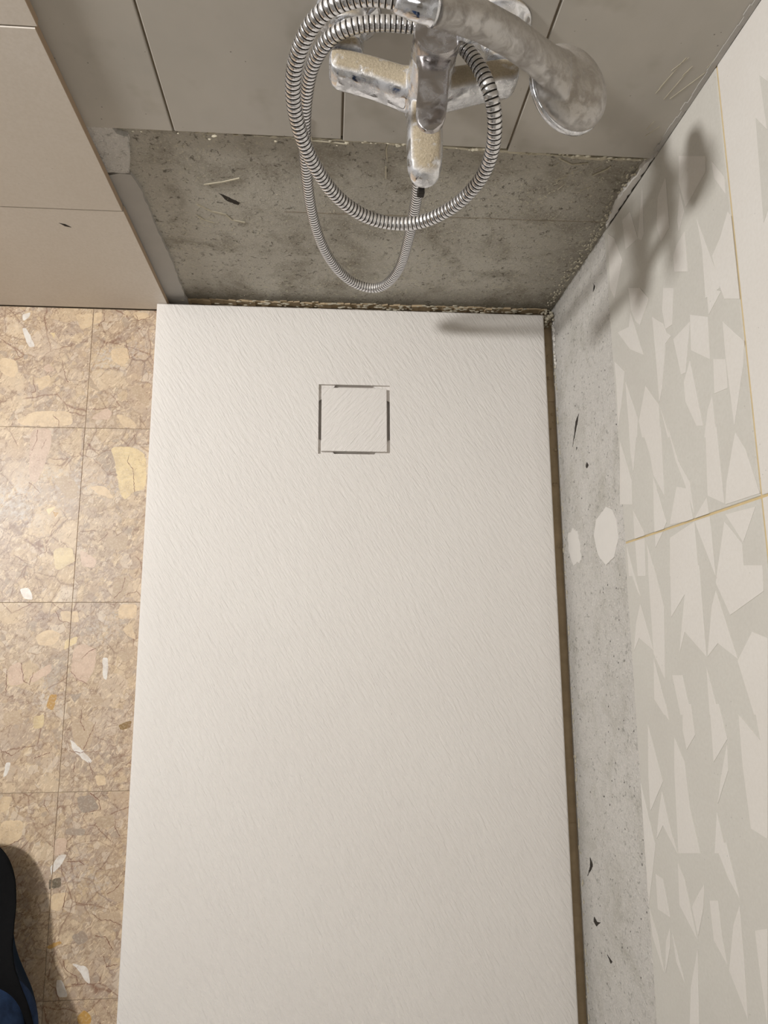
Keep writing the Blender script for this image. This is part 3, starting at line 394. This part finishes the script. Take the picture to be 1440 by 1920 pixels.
# ---- decor tiles on the right wall: faceted relief
ZJ, YV, TX = .5971, -.4609, .7165
rows = {'0':(-1.36,YV-.0013,.2790,ZJ-.0014),'1':(YV+.0013,.0085,.2825,ZJ-.0014),'2':(-1.36,YV-.0013,ZJ+.0014,ZJ+.315),'3':(YV+.0013,.0085,ZJ+.0014,ZJ+.315)}
def facets(name, polys, tile, mat='rlight'):
    vs, fc = [], []
    for kk, pts in enumerate(polys):
        x = TX-.0003-(kk%97)*.000006; b0 = len(vs); n = len(pts)
        A = sum(pts[i][0]*pts[(i+1)%n][1]-pts[(i+1)%n][0]*pts[i][1] for i in range(n))
        if A > 0: pts = pts[::-1]
        vs += [(x,p[0],p[1]) for p in pts]+[(TX+.0003,p[0],p[1]) for p in pts]
        for t3 in tessellate_polygon([[Vector((p[0],p[1],0)) for p in pts]]):
            a,b_,c = [Vector(pts[i]) for i in t3]
            t3 = t3 if (b_-a).cross(c-a) < 0 else t3[::-1]
            fc.append(tuple(b0+i for i in t3))
        for i in range(n): j=(i+1)%n; fc.append((b0+i,b0+n+i,b0+n+j,b0+j))
    me = bpy.data.meshes.new('relief_facet'); me.from_pydata(vs,[],fc); return link('relief_facet', me, tile, (mat,), kind='stuff')
for k, r in rows.items():
    t = from_bm('decor_tile', box_bm(TX,XR,r[0],r[1],r[2],r[3],.0008,2), wall_right, ('rbase' if k in '01' else 'rlight',))
    polys = [[(a/1000,b/1000) for a,b in p] for p in DATA['fr'].get(k,[])]
    if k in '0':   # the pattern goes on beyond what the picture shows
        for _ in range(26):
            y=random.uniform(-1.33,-1.12); z=random.uniform(.285,.52); polys.append([(y,z),(y+random.uniform(.05,.12),z+random.uniform(.01,.03)),(y+random.uniform(.0,.05),z+random.uniform(.03,.05))])
        polys = [[(max(min(p[0],r[1]-.001),r[0]+.001),max(min(p[1],r[3]-.001),r[2]+.001)) for p in q] for q in polys]
    if k in '23':
        for _ in range(18):
            y=random.uniform(r[0]+.02,r[1]-.16); z=random.uniform(.61,.85); polys.append([(y,z),(y+random.uniform(.08,.14),z+random.uniform(-.01,.02)),(y+random.uniform(.03,.09),z+random.uniform(.03,.06))])
    facets(k, polys, t, 'rlight' if k in '01' else 'rbase')
box('tile_grout', .7176,XR,-1.36,.0085,ZJ-.0016,ZJ+.0016,'grout', wall_right)
box('tile_grout', .7176,XR,YV-.0015,YV+.0015,.2820,ZJ-.0016,'grout', wall_right)
box('tile_grout', .7176,XR,YV-.0015,YV+.0015,ZJ+.0016,ZJ+.315,'grout', wall_right)
for r0 in ((.914,1.20),(1.203,1.50)):
    for y in ((-1.36,YV-.0015),(YV+.0015,.0085)):
        from_bm('decor_tile', box_bm(TX,XR,y[0],y[1],r0[0],r0[1],.0008,1), wall_right, ('rlight',))
# filler patches and marks on the pale plaster
def rw_poly(name, pts, x, mat, amp=.001, step=.006, **k):
    bm = bmesh.new(); prism(bm, [(XR, p[0], p[1]) for p in jag(pts, amp, step)], (x-XR,0,0)); return from_bm(name, bm, wall_right, (mat,), **k)
rw_poly('filler_patch', [(-.3964,.2124),(-.4091,.1693),(-.4323,.1565),(-.4633,.1694),(-.4829,.1983),(-.4746,.2299),(-.4501,.2494),(-.4225,.2462),(-.4044,.2335)], .7208, 'white', .0008)
rw_poly('filler_patch', [(-.4045,.0566),(-.4138,.033),(-.4374,.0348),(-.4691,.0543),(-.4628,.0942),(-.4362,.0934),(-.4121,.0819)], .7214, 'white', .003, .004)
bm = bmesh.new()
for pts in ([(-.2201,.1205),(-.2286,.1035),(-.25,.093),(-.2671,.0812),(-.25,.097),(-.236,.110)],[(-.9281,.0579),(-.936,.068),(-.9394,.0675),(-.9613,.0408),(-.9429,.0555)],[(-1.0211,.0589),(-1.0241,.0695),(-1.0112,.0891),(-1.016,.074),(-1.013,.062)],[(-1.0485,.1081),(-1.0506,.1278),(-1.0555,.1213)],[(-.31,.144),(-.316,.150),(-.32,.142),(-.315,.138)],[(-.272,.10),(-.275,.104),(-.278,.099)],[(-.036,.215),(-.045,.222),(-.05,.213),(-.048,.220)]):
    prism(bm, [(XR, p[0], p[1]) for p in jag([Vector(q) for q in pts], .0006, .003)], (-.0004,0,0))
for _ in range(170):
    y=random.uniform(-1.35,0); z=random.uniform(.02,.27); s=random.uniform(.0004,.0012); a=random.uniform(0,3)
    prism(bm, [(XR, y+s*random.uniform(.8,2.2)*math.cos(a+k*1.57), z+s*math.sin(a+k*1.57)) for k in range(4)], (-.0003,0,0))
from_bm('dark_mark', bm, wall_right, ('black',), kind='stuff')
# brown bedding in the gap between tray and right wall, with rubble near the corner
bm = bmesh.new(); N=70
for k in range(N):
    y0=-1.42+1.425*k/N; y1=-1.42+1.425*(k+1)/N
    prism(bm, [(.7005,y0,-.006),(XR,y0,-.006),(XR,y1,-.006),(.7005,y1,-.006)], (0,0,.007+.0015*noise.noise(Vector((0,y0*30,0)))))
for _ in range(50): lump(bm, (random.uniform(.704,.719), random.triangular(-.6,.01,0), random.uniform(.0,.005)), random.uniform(.001,.003), 0)
for _ in range(40): lump(bm, (random.uniform(.703,.720), random.uniform(-.014,.015), random.uniform(.006,.026)), random.uniform(.0012,.0042), 1)
for _ in range(120): lump(bm, (.7212, random.uniform(-1.4,.0), random.gauss(.014,.003)), random.uniform(.0008,.0025), 1, (.6,2,1))
from_bm('gap_bedding', bm, floor, ('bedding','mortar'), kind='stuff')
# white sealant ragged along the gap's top end
bm = bmesh.new()
for k in range(26):
    y=-.012-k*.0035; r=random.uniform(.0012,.0035)*(1.2 if k<12 else .7); lump(bm, (.7205+random.uniform(-.001,.0005), y, .020+random.uniform(-.003,.003)), r, 0, (.9,1.5,1))
from_bm('sealant_bead', bm, wall_right, ('white',), kind='stuff')

# ================================================================ SHOWER TRAY
tray = empty('shower_tray', (.35,-.71,-.006), 'large white slate-textured rectangular shower tray with a square drain near its far end', 'shower tray')
TX0,TX1,TY0,TY1,TZ = .0005,.6995,-1.42,-.0008,.030
hx0,hx1,hy0,hy1 = .2878,.4138,-.2710,-.1440
def lines(a,b,h0,h1,step):
    def seg(p,q): n=max(1,round((q-p)/step)); return [p+(q-p)*i/n for i in range(n)]
    return [a,a+.0012]+seg(a+.0035,h0)+seg(h0,h1)+seg(h1,b-.0035)+[b-.0035,b-.0012,b]
xs = lines(TX0,TX1,hx0,hx1,.03); ys = lines(TY0,TY1,hy0,hy1,.03)
bm = bmesh.new(); V = {}
cx,cy = (hx0+hx1)/2,(hy0+hy1)/2
def tz(x,y):
    e = min(x-TX0,TX1-x,y-TY0,TY1-y)
    if e < .0001: return TZ-.0018
    if e < .0015: return TZ-.0005
    d = math.hypot((x-cx), (y-cy)*.6); f = min(1,max(0,(e-.0035)/.06)); f = f*f*(3-2*f)
    return TZ-.0030*f*max(0,1-d/.6)
for i,x in enumerate(xs):
    for j,y in enumerate(ys): V[i,j] = bm.verts.new((x,y,tz(x,y)))
hole = []
for i in range(len(xs)-1):
    for j in range(len(ys)-1):
        if hx0-1e-6 <= xs[i] < hx1-1e-6 and hy0-1e-6 <= ys[j] < hy1-1e-6: continue
        bm.faces.new((V[i,j],V[i+1,j],V[i+1,j+1],V[i,j+1]))
for v in list(bm.verts):
    if not v.link_faces: bm.verts.remove(v)
be = [e for e in bm.edges if len(e.link_faces)==1]
inner = [e for e in be if all(hx0-1e-4<v.co.x<hx1+1e-4 and hy0-1e-4<v.co.y<hy1+1e-4 for v in e.verts)]
outer = [e for e in be if e not in inner]
for es, zz in ((outer,-.006),(inner,.004)):
    r = bmesh.ops.extrude_edge_only(bm, edges=es)
    for g in r['geom']:
        if isinstance(g, bmesh.types.BMVert): g.co.z = zz
o = part('tray_body', bm, tray, ('tray',), True)
m = o.modifiers.new('edges','EDGE_SPLIT'); m.split_angle = math.radians(45)
# drain well: ledge in the corners, deeper slots along each side
bm = bmesh.new(); lz = .0215; sl = .028; dpt = .0075
box_bm(hx0,hx1,hy0,hy1,.003,.0135,bm=bm)                                  # well floor
box_bm(hx0+.006,hx1-.006,hy0+.006,hy1-.006,.0045,.0175,bm=bm)             # raised plinth below the cover
def corner(sx, sy):
    X = hx0 if sx<0 else hx1; Y = hy0 if sy<0 else hy1; a = .0285
    pts = [(X,Y),(X-sx*a,Y),(X-sx*(a-.004),Y-sy*dpt),(X-sx*dpt,Y-sy*dpt),(X-sx*dpt,Y-sy*(a-.004)),(X,Y-sy*a)]
    prism(bm, [(p[0],p[1],.0045) for p in pts], (0,0,lz-.0045))
for sx in (-1,1):
    for sy in (-1,1): corner(sx,sy)
part('drain_well', bm, tray, ('tray',))
part('drain_cover', box_bm(.2930,.4082,-.2663,-.1502,.0215,.0288,.0011,3), tray, ('tray2',), False)

# ================================================================ MIXER
CX, NZ = .3975, .628
mixer = empty('shower_mixer', (CX,.010,NZ), 'chrome single-lever bath mixer with dust on its arms and spout, on the stripped wall', 'mixer tap')
bm = bmesh.new()
def arm(x, y, z, hw, hh, n=2.8): return ((x,y,z),(0,1,0),(0,0,1),hw,hh,n)
secs = [arm(.3045,-.047,.628,.008,.011,2.2),arm(.3065,-.0475,.628,.0125,.0155,2.4),arm(.312,-.0485,.627,.0145,.0175),arm(.325,-.050,.626,.0150,.0180),arm(.350,-.056,.6255,.0155,.0185),arm(.375,-.064,.625,.0165,.0195),arm(.3965,-.067,.625,.019,.021),
        arm(.418,-.064,.625,.0165,.0195),arm(.445,-.056,.6255,.0155,.0185),arm(.470,-.050,.626,.0150,.0180),arm(.4825,-.0485,.627,.0140,.0170),arm(.4875,-.0475,.628,.0115,.0150,2.4),arm(.4895,-.047,.628,.007,.010,2.2)]
loft(bm, secs)
lathe(bm, (.3975,-.069,.600), (.03,-.02,1), [(0,.016),(.004,.0195),(.02,.0205),(.055,.0205),(.072,.0208),(.0745,.020)])
# spout: sections along -y
def sp(y,z,a,b,n=3.2): return ((.3972,y,z),(1,0,0),(0,.12,1),a,b,n)
loft(bm, [sp(-.060,.622,.0165,.017),sp(-.085,.622,.0170,.017),sp(-.110,.6225,.0172,.0155),sp(-.132,.622,.0172,.0145),sp(-.146,.6205,.0165,.0140,2.8),sp(-.154,.619,.0140,.0125,2.4),sp(-.1585,.618,.0095,.0095,2.2),sp(-.160,.6175,.004,.004,2)])
o = part('mixer_body', bm, mixer, ('chromed',), True); fuse(o, .0013, 7)
bm = bmesh.new(); lathe(bm, (.3975,-.143,.612), (0,-.1,-1), [(0,.0118),(.010,.0118),(.0108,.0110),(.0108,.0095),(.0095,.0095)]); part('aerator', bm, mixer, ('chrome',), True)
bm = bmesh.new(); box_bm(.3925,.3995,-.1600,-.1535,.594,.602,.001,2,bm=bm); part('aerator_key', bm, mixer, ('groove',))
# cap and lever
ax = Vector((.03,-.02,1)).normalized()
bm = bmesh.new(); lathe(bm, (.3992,-.0700,.675), ax, [(0,.0205),(.001,.0208),(.016,.0212),(.0205,.0208),(.0222,.0198),(.0224,.001)], 48)
o = part('lever_hub', bm, mixer, ('lever',), True); mm_ = o.modifiers.new('e','EDGE_SPLIT'); mm_.split_angle = math.radians(35)
bm = bmesh.new()
def lv(t, y, z, x, a, h): return ((x,y,z),(1,0,0),(0,.15,1),a,h,4.5)
loft(bm, [lv(0,-.074,.6830,.3988,.0165,.0045),lv(0,-.088,.6832,.3981,.0158,.0048),lv(0,-.098,.6845,.3974,.0140,.0042),lv(0,-.115,.6880,.3960,.0136,.0036),lv(0,-.135,.6892,.3942,.0136,.0033),lv(0,-.148,.6898,.3930,.0130,.0031),lv(0,-.156,.6902,.3924,.0108,.0029),lv(0,-.1605,.6904,.3920,.0076,.0026),lv(0,-.163,.6905,.3918,.0035,.0018)], 40)
o = part('lever', bm, mixer, ('lever',), True); mm_ = o.modifiers.new('e','EDGE_SPLIT'); mm_.split_angle = math.radians(40)
bm = bmesh.new(); loft(bm, [((.4045,-.050,.640),(1,0,0),(0,1,0),.007,.006,3),((.414,-.056,.672),(1,0,0),(0,1,0),.0065,.0055,3),((.4235,-.074,.700),(1,0,0),(0,1,0),.006,.006,3),((.4275,-.087,.7155),(1,.2,.2),(0,1,0),.009,.008,3),((.4285,-.090,.7195),(1,.2,.2),(0,1,0),.0105,.009,3)], 20)
part('shower_cradle', bm, mixer, ('chrome',), True)
for x in (.3225,.4725):
    bm = bmesh.new(); lathe(bm, (x,.0098,NZ+.002), (0,-1,0), [(0,.033),(.002,.0325),(.0035,.030),(.008,.024),(.014,.0195),(.018,.0185),(.018,.010)], 40)
    part('escutcheon', bm, mixer, ('chromed',), True)
    bm = bmesh.new(); lathe(bm, (x,-.008,NZ), (0,-1,0), [(0,.0150),(.0015,.0165),(.013,.0165),(.0145,.0150)], 6)
    for f in bm.faces: pass
    part('union_nut', bm, mixer, ('chromed',))
    bm = bmesh.new(); lathe(bm, (x,-.022,NZ), (0,-1,0), [(0,.0135),(.003,.0150),(.009,.0155),(.013,.015)], 28); part('inlet_collar', bm, mixer, ('chromed',), True)
bm = bmesh.new(); lathe(bm, (.3965,-.060,.610), (0,0,-1), [(0,.0105),(.012,.0105),(.013,.0095)], 24); part('hose_outlet', bm, mixer, ('chrome',), True)

# ================================================================ HOSE
hp = [Vector(p) for p in DATA['hp']]
path = [Vector((.3965,-.060,.602)), Vector((.3963,-.060,.56))] + hp + [Vector((.362,-.1125,.7675))]
def cr(p0,p1,p2,p3,t): return .5*((2*p1)+(p2-p0)*t+(2*p0-5*p1+4*p2-p3)*t*t+(3*p1-p0-3*p2+p3)*t**3)
fine = []
for i in range(len(path)-1):
    a,b,c,d = path[max(0,i-1)],path[i],path[i+1],path[min(len(path)-1,i+2)]
    for k in range(24): fine.append(cr(a,b,c,d,k/24))
fine.append(path[-1])
# light smoothing, then resample
for _ in range(60): fine = [fine[0]]+[(fine[i-1]+fine[i]*2+fine[i+1])/4 for i in range(1,len(fine)-1)]+[fine[-1]]
cum=[0]
for a,b in zip(fine,fine[1:]): cum.append(cum[-1]+(b-a).length)
def at(s):
    import bisect
    i = min(max(bisect.bisect_right(cum,s)-1,0),len(fine)-2); t=(s-cum[i])/max(1e-9,cum[i+1]-cum[i]); return fine[i].lerp(fine[i+1],min(1,max(0,t)))
tot = cum[-1]; pitch=.0049; n=int(tot/pitch); HR=.0073
bm = bmesh.new(); SEG=16; prev=None; ref=Vector((0,1,0)); 
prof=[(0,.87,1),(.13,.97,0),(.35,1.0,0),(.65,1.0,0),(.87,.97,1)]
up=None; rings=[]
for k in range(n):
    for t,rr,g in prof:
        s=(k+t)*pitch; p=at(s); d=(at(s+.002)-at(s-.002)).normalized()
        if up is None: up=d.orthogonal().normalized()
        up=(up-d*up.dot(d)).normalized(); v=d.cross(up)
        rings.append(([bm.verts.new(p+(up*math.cos(a)+v*math.sin(a))*HR*rr) for a in [2*math.pi*i/SEG for i in range(SEG)]], g))
for (r0,g0),(r1,g1) in zip(rings,rings[1:]):
    for i in range(SEG): 
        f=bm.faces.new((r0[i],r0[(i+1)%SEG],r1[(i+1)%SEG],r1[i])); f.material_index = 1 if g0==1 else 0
bm.faces.new(rings[0][0]); bm.faces.new(rings[-1][0])
hose = empty('shower_hose', (.3965,-.060,.602), 'coiled ribbed chrome shower hose hanging in two loops around the mixer', 'shower hose')
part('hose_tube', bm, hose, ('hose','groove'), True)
bm = bmesh.new(); lathe(bm, (.3965,-.060,.5985), (0,0,-1), [(0,.0095),(.001,.0102),(.014,.0102),(.018,.0082)], 6); part('hose_nut', bm, hose, ('chrome',))
# ================================================================ HAND SHOWER
n0, n1 = Vector((.3560,-.1125,.7680)), Vector((.3855,-.1103,.760))
bm = bmesh.new(); dd=(n1-n0).normalized(); lathe(bm, n0-dd*.002, dd, [(0,.0082),(.003,.0095),(.0115,.0102),(.012,.0110),(.030,.0118),(.0315,.0128),(.034,.0128)], 32)
part('hose_nut', bm, hose, ('chrome',), True)
hs = empty('hand_shower', (.4284,-.0912,.735), 'grey smeared chrome hand shower resting across the mixer, head hanging right', 'hand shower')
P = [Vector(p) for p in ((.3855,-.1103,.760),(.395,-.1065,.7555),(.4284,-.0940,.736),(.460,-.0850,.713),(.487,-.0810,.692),(.508,-.0800,.677),(.522,-.0800,.669))]
hw = [.0130,.0136,.0155,.0170,.0185,.0215,.0260]; hh=[.0125,.0130,.0140,.0135,.0125,.0115,.0100]
bm = bmesh.new(); S=[]
nf = Vector((-.35,.10,-.93)).normalized()
for i,p in enumerate(P):
    d=(P[min(i+1,len(P)-1)]-P[max(i-1,0)]).normalized(); v=(nf-d*nf.dot(d)).normalized(); u=d.cross(v)
    S.append((p,u,v,hw[i],hh[i],2.0))
loft(bm, S, 32)
hc = Vector((.5350,-.0790,.6580))
lathe(bm, hc+nf*.010, -nf, [(0,.030),(.0005,.0395),(.004,.0415),(.009,.0405),(.014,.036),(.019,.027),(.022,.016),(.023,.003)], 48)
o = part('handle_and_head', bm, hs, ('grayshower',), True); fuse(o, .0014, 9)
bm = bmesh.new(); lathe(bm, hc+nf*.0075, nf, [(0,.030),(.0,.0408),(.002,.0420),(.006,.0415),(.0075,.039),(.0075,.0385)], 56)
part('chrome_rim', bm, hs, ('chrome',), True, label='bright chrome ring round the spray face')
bm = bmesh.new(); lathe(bm, hc+nf*.0145, nf, [(0,.0383),(.0012,.0375),(.0015,.001)], 48)
u=nf.orthogonal().normalized(); v=nf.cross(u)
for rr,cnt in ((.008,8),(.016,16),(.024,24),(.032,32)):
    for k in range(cnt):
        a=2*math.pi*k/cnt; lathe(bm, hc+nf*.0158+(u*math.cos(a)+v*math.sin(a))*rr, nf, [(0,.0011),(.0016,.0007)], 6)
part('spray_face', bm, hs, ('cement',))

# ================================================================ PERSON (one foot and leg at the frame's lower left)
person = empty('person', (-.17,-1.05,0), 'person in blue jeans and black shoe standing on marble floor, leg at lower left', 'person')
# foot outline, toe at the far end; medial side towards the tray
right = [(-.205,-.905),(-.190,-.916),(-.1785,-.940),(-.1725,-.975),(-.1715,-1.010),(-.166,-1.045),(-.150,-1.078),(-.134,-1.105),(-.1235,-1.135),(-.121,-1.165),(-.127,-1.190),(-.145,-1.207)]
left  = [(-.170,-1.210),(-.192,-1.198),(-.206,-1.170),(-.218,-1.125),(-.236,-1.070),(-.252,-1.015),(-.262,-.970),(-.262,-.935),(-.250,-.910),(-.228,-.900)]
ol = right+left
def ring(bm, z, s, dx=0, dy=0):
    cxx=sum(p[0] for p in ol)/len(ol); cyy=sum(p[1] for p in ol)/len(ol)
    # inset along normals
    n=len(ol); out=[]
    for i in range(n):
        a=Vector(ol[i-1]); b=Vector(ol[(i+1)%n]); t=(b-a).normalized(); nn=Vector((-t.y,t.x)); 
        if (Vector(ol[i])+nn*.001-Vector((cxx,cyy))).length < (Vector(ol[i])-Vector((cxx,cyy))).length: nn=-nn
        nn=-nn
        p=Vector(ol[i])+nn*s; out.append(bm.verts.new((p.x+dx,p.y+dy,z if not callable(z) else z(p))))
    return out
def shell(rings, bm):
    for r0,r1 in zip(rings,rings[1:]):
        for i in range(len(r0)): bm.faces.new((r0[i],r0[(i+1)%len(r0)],r1[(i+1)%len(r1)],r1[i]))
    bm.faces.new(rings[0]); bm.faces.new(rings[-1])
bm = bmesh.new(); shell([ring(bm,.0005,-.003),ring(bm,.003,0),ring(bm,.012,.0008),ring(bm,.020,0),ring(bm,.023,-.003)],bm)
o=part('shoe_sole', bm, person, ('rim',), True, label='dark blue rubber sole')
o.modifiers.new('s','SUBSURF').render_levels=2
bm = bmesh.new()
hz=lambda base,k:(lambda p: base+k*max(0,min(1,(-.93-p.y)/.14)))
shell([ring(bm,.021,-.0012),ring(bm,.030,-.0006),ring(bm,hz(.038,.004),-.004),ring(bm,hz(.045,.016),-.013),ring(bm,hz(.050,.028),-.026),ring(bm,hz(.052,.036),-.036)],bm)
o=part('shoe_upper', bm, person, ('shoe',), True); o.modifiers.new('s','SUBSURF').render_levels=2
# leg in jeans with a loose crumpled hem
bm = bmesh.new(); S=[]
for z,x,y,a,b_ in ((.045,-.168,-1.145,.052,.066),(.052,-.168,-1.143,.060,.074),(.070,-.168,-1.143,.0625,.078),(.090,-.169,-1.146,.060,.074),(.115,-.170,-1.150,.0615,.076),(.15,-.172,-1.155,.060,.072),(.25,-.176,-1.165,.060,.068),(.38,-.18,-1.17,.064,.070),(.50,-.185,-1.175,.066,.072),(.65,-.19,-1.18,.075,.082),(.80,-.195,-1.185,.084,.092),(.84,-.197,-1.186,.07,.08)):
    S.append(((x,y,z),(1,0,0),(0,1,0),a,b_,2.1))
loft(bm, S, 40)
for v in bm.verts:
    if .048 < v.co.z < .3:
        k = noise.noise(v.co*38)*.006 + noise.noise(Vector((v.co.x*20,v.co.y*20,v.co.z*90)))*.005; c=Vector((-.17,-1.15,v.co.z)); v.co += (v.co-c).normalized()*k
o=part('trouser_leg', bm, person, ('denim',), True); o.modifiers.new('s','SUBSURF').render_levels=2
bm = bmesh.new()
r=[((-.168,-1.143,z),(1,0,0),(0,1,0),a,b_,2.1) for z,a,b_ in ((.046,.0615,.0755),(.050,.0645,.0785),(.066,.0650,.0792),(.069,.0620,.0765))]
loft(bm, r, 40); o=part('trouser_hem', bm, person, ('denim',), True)
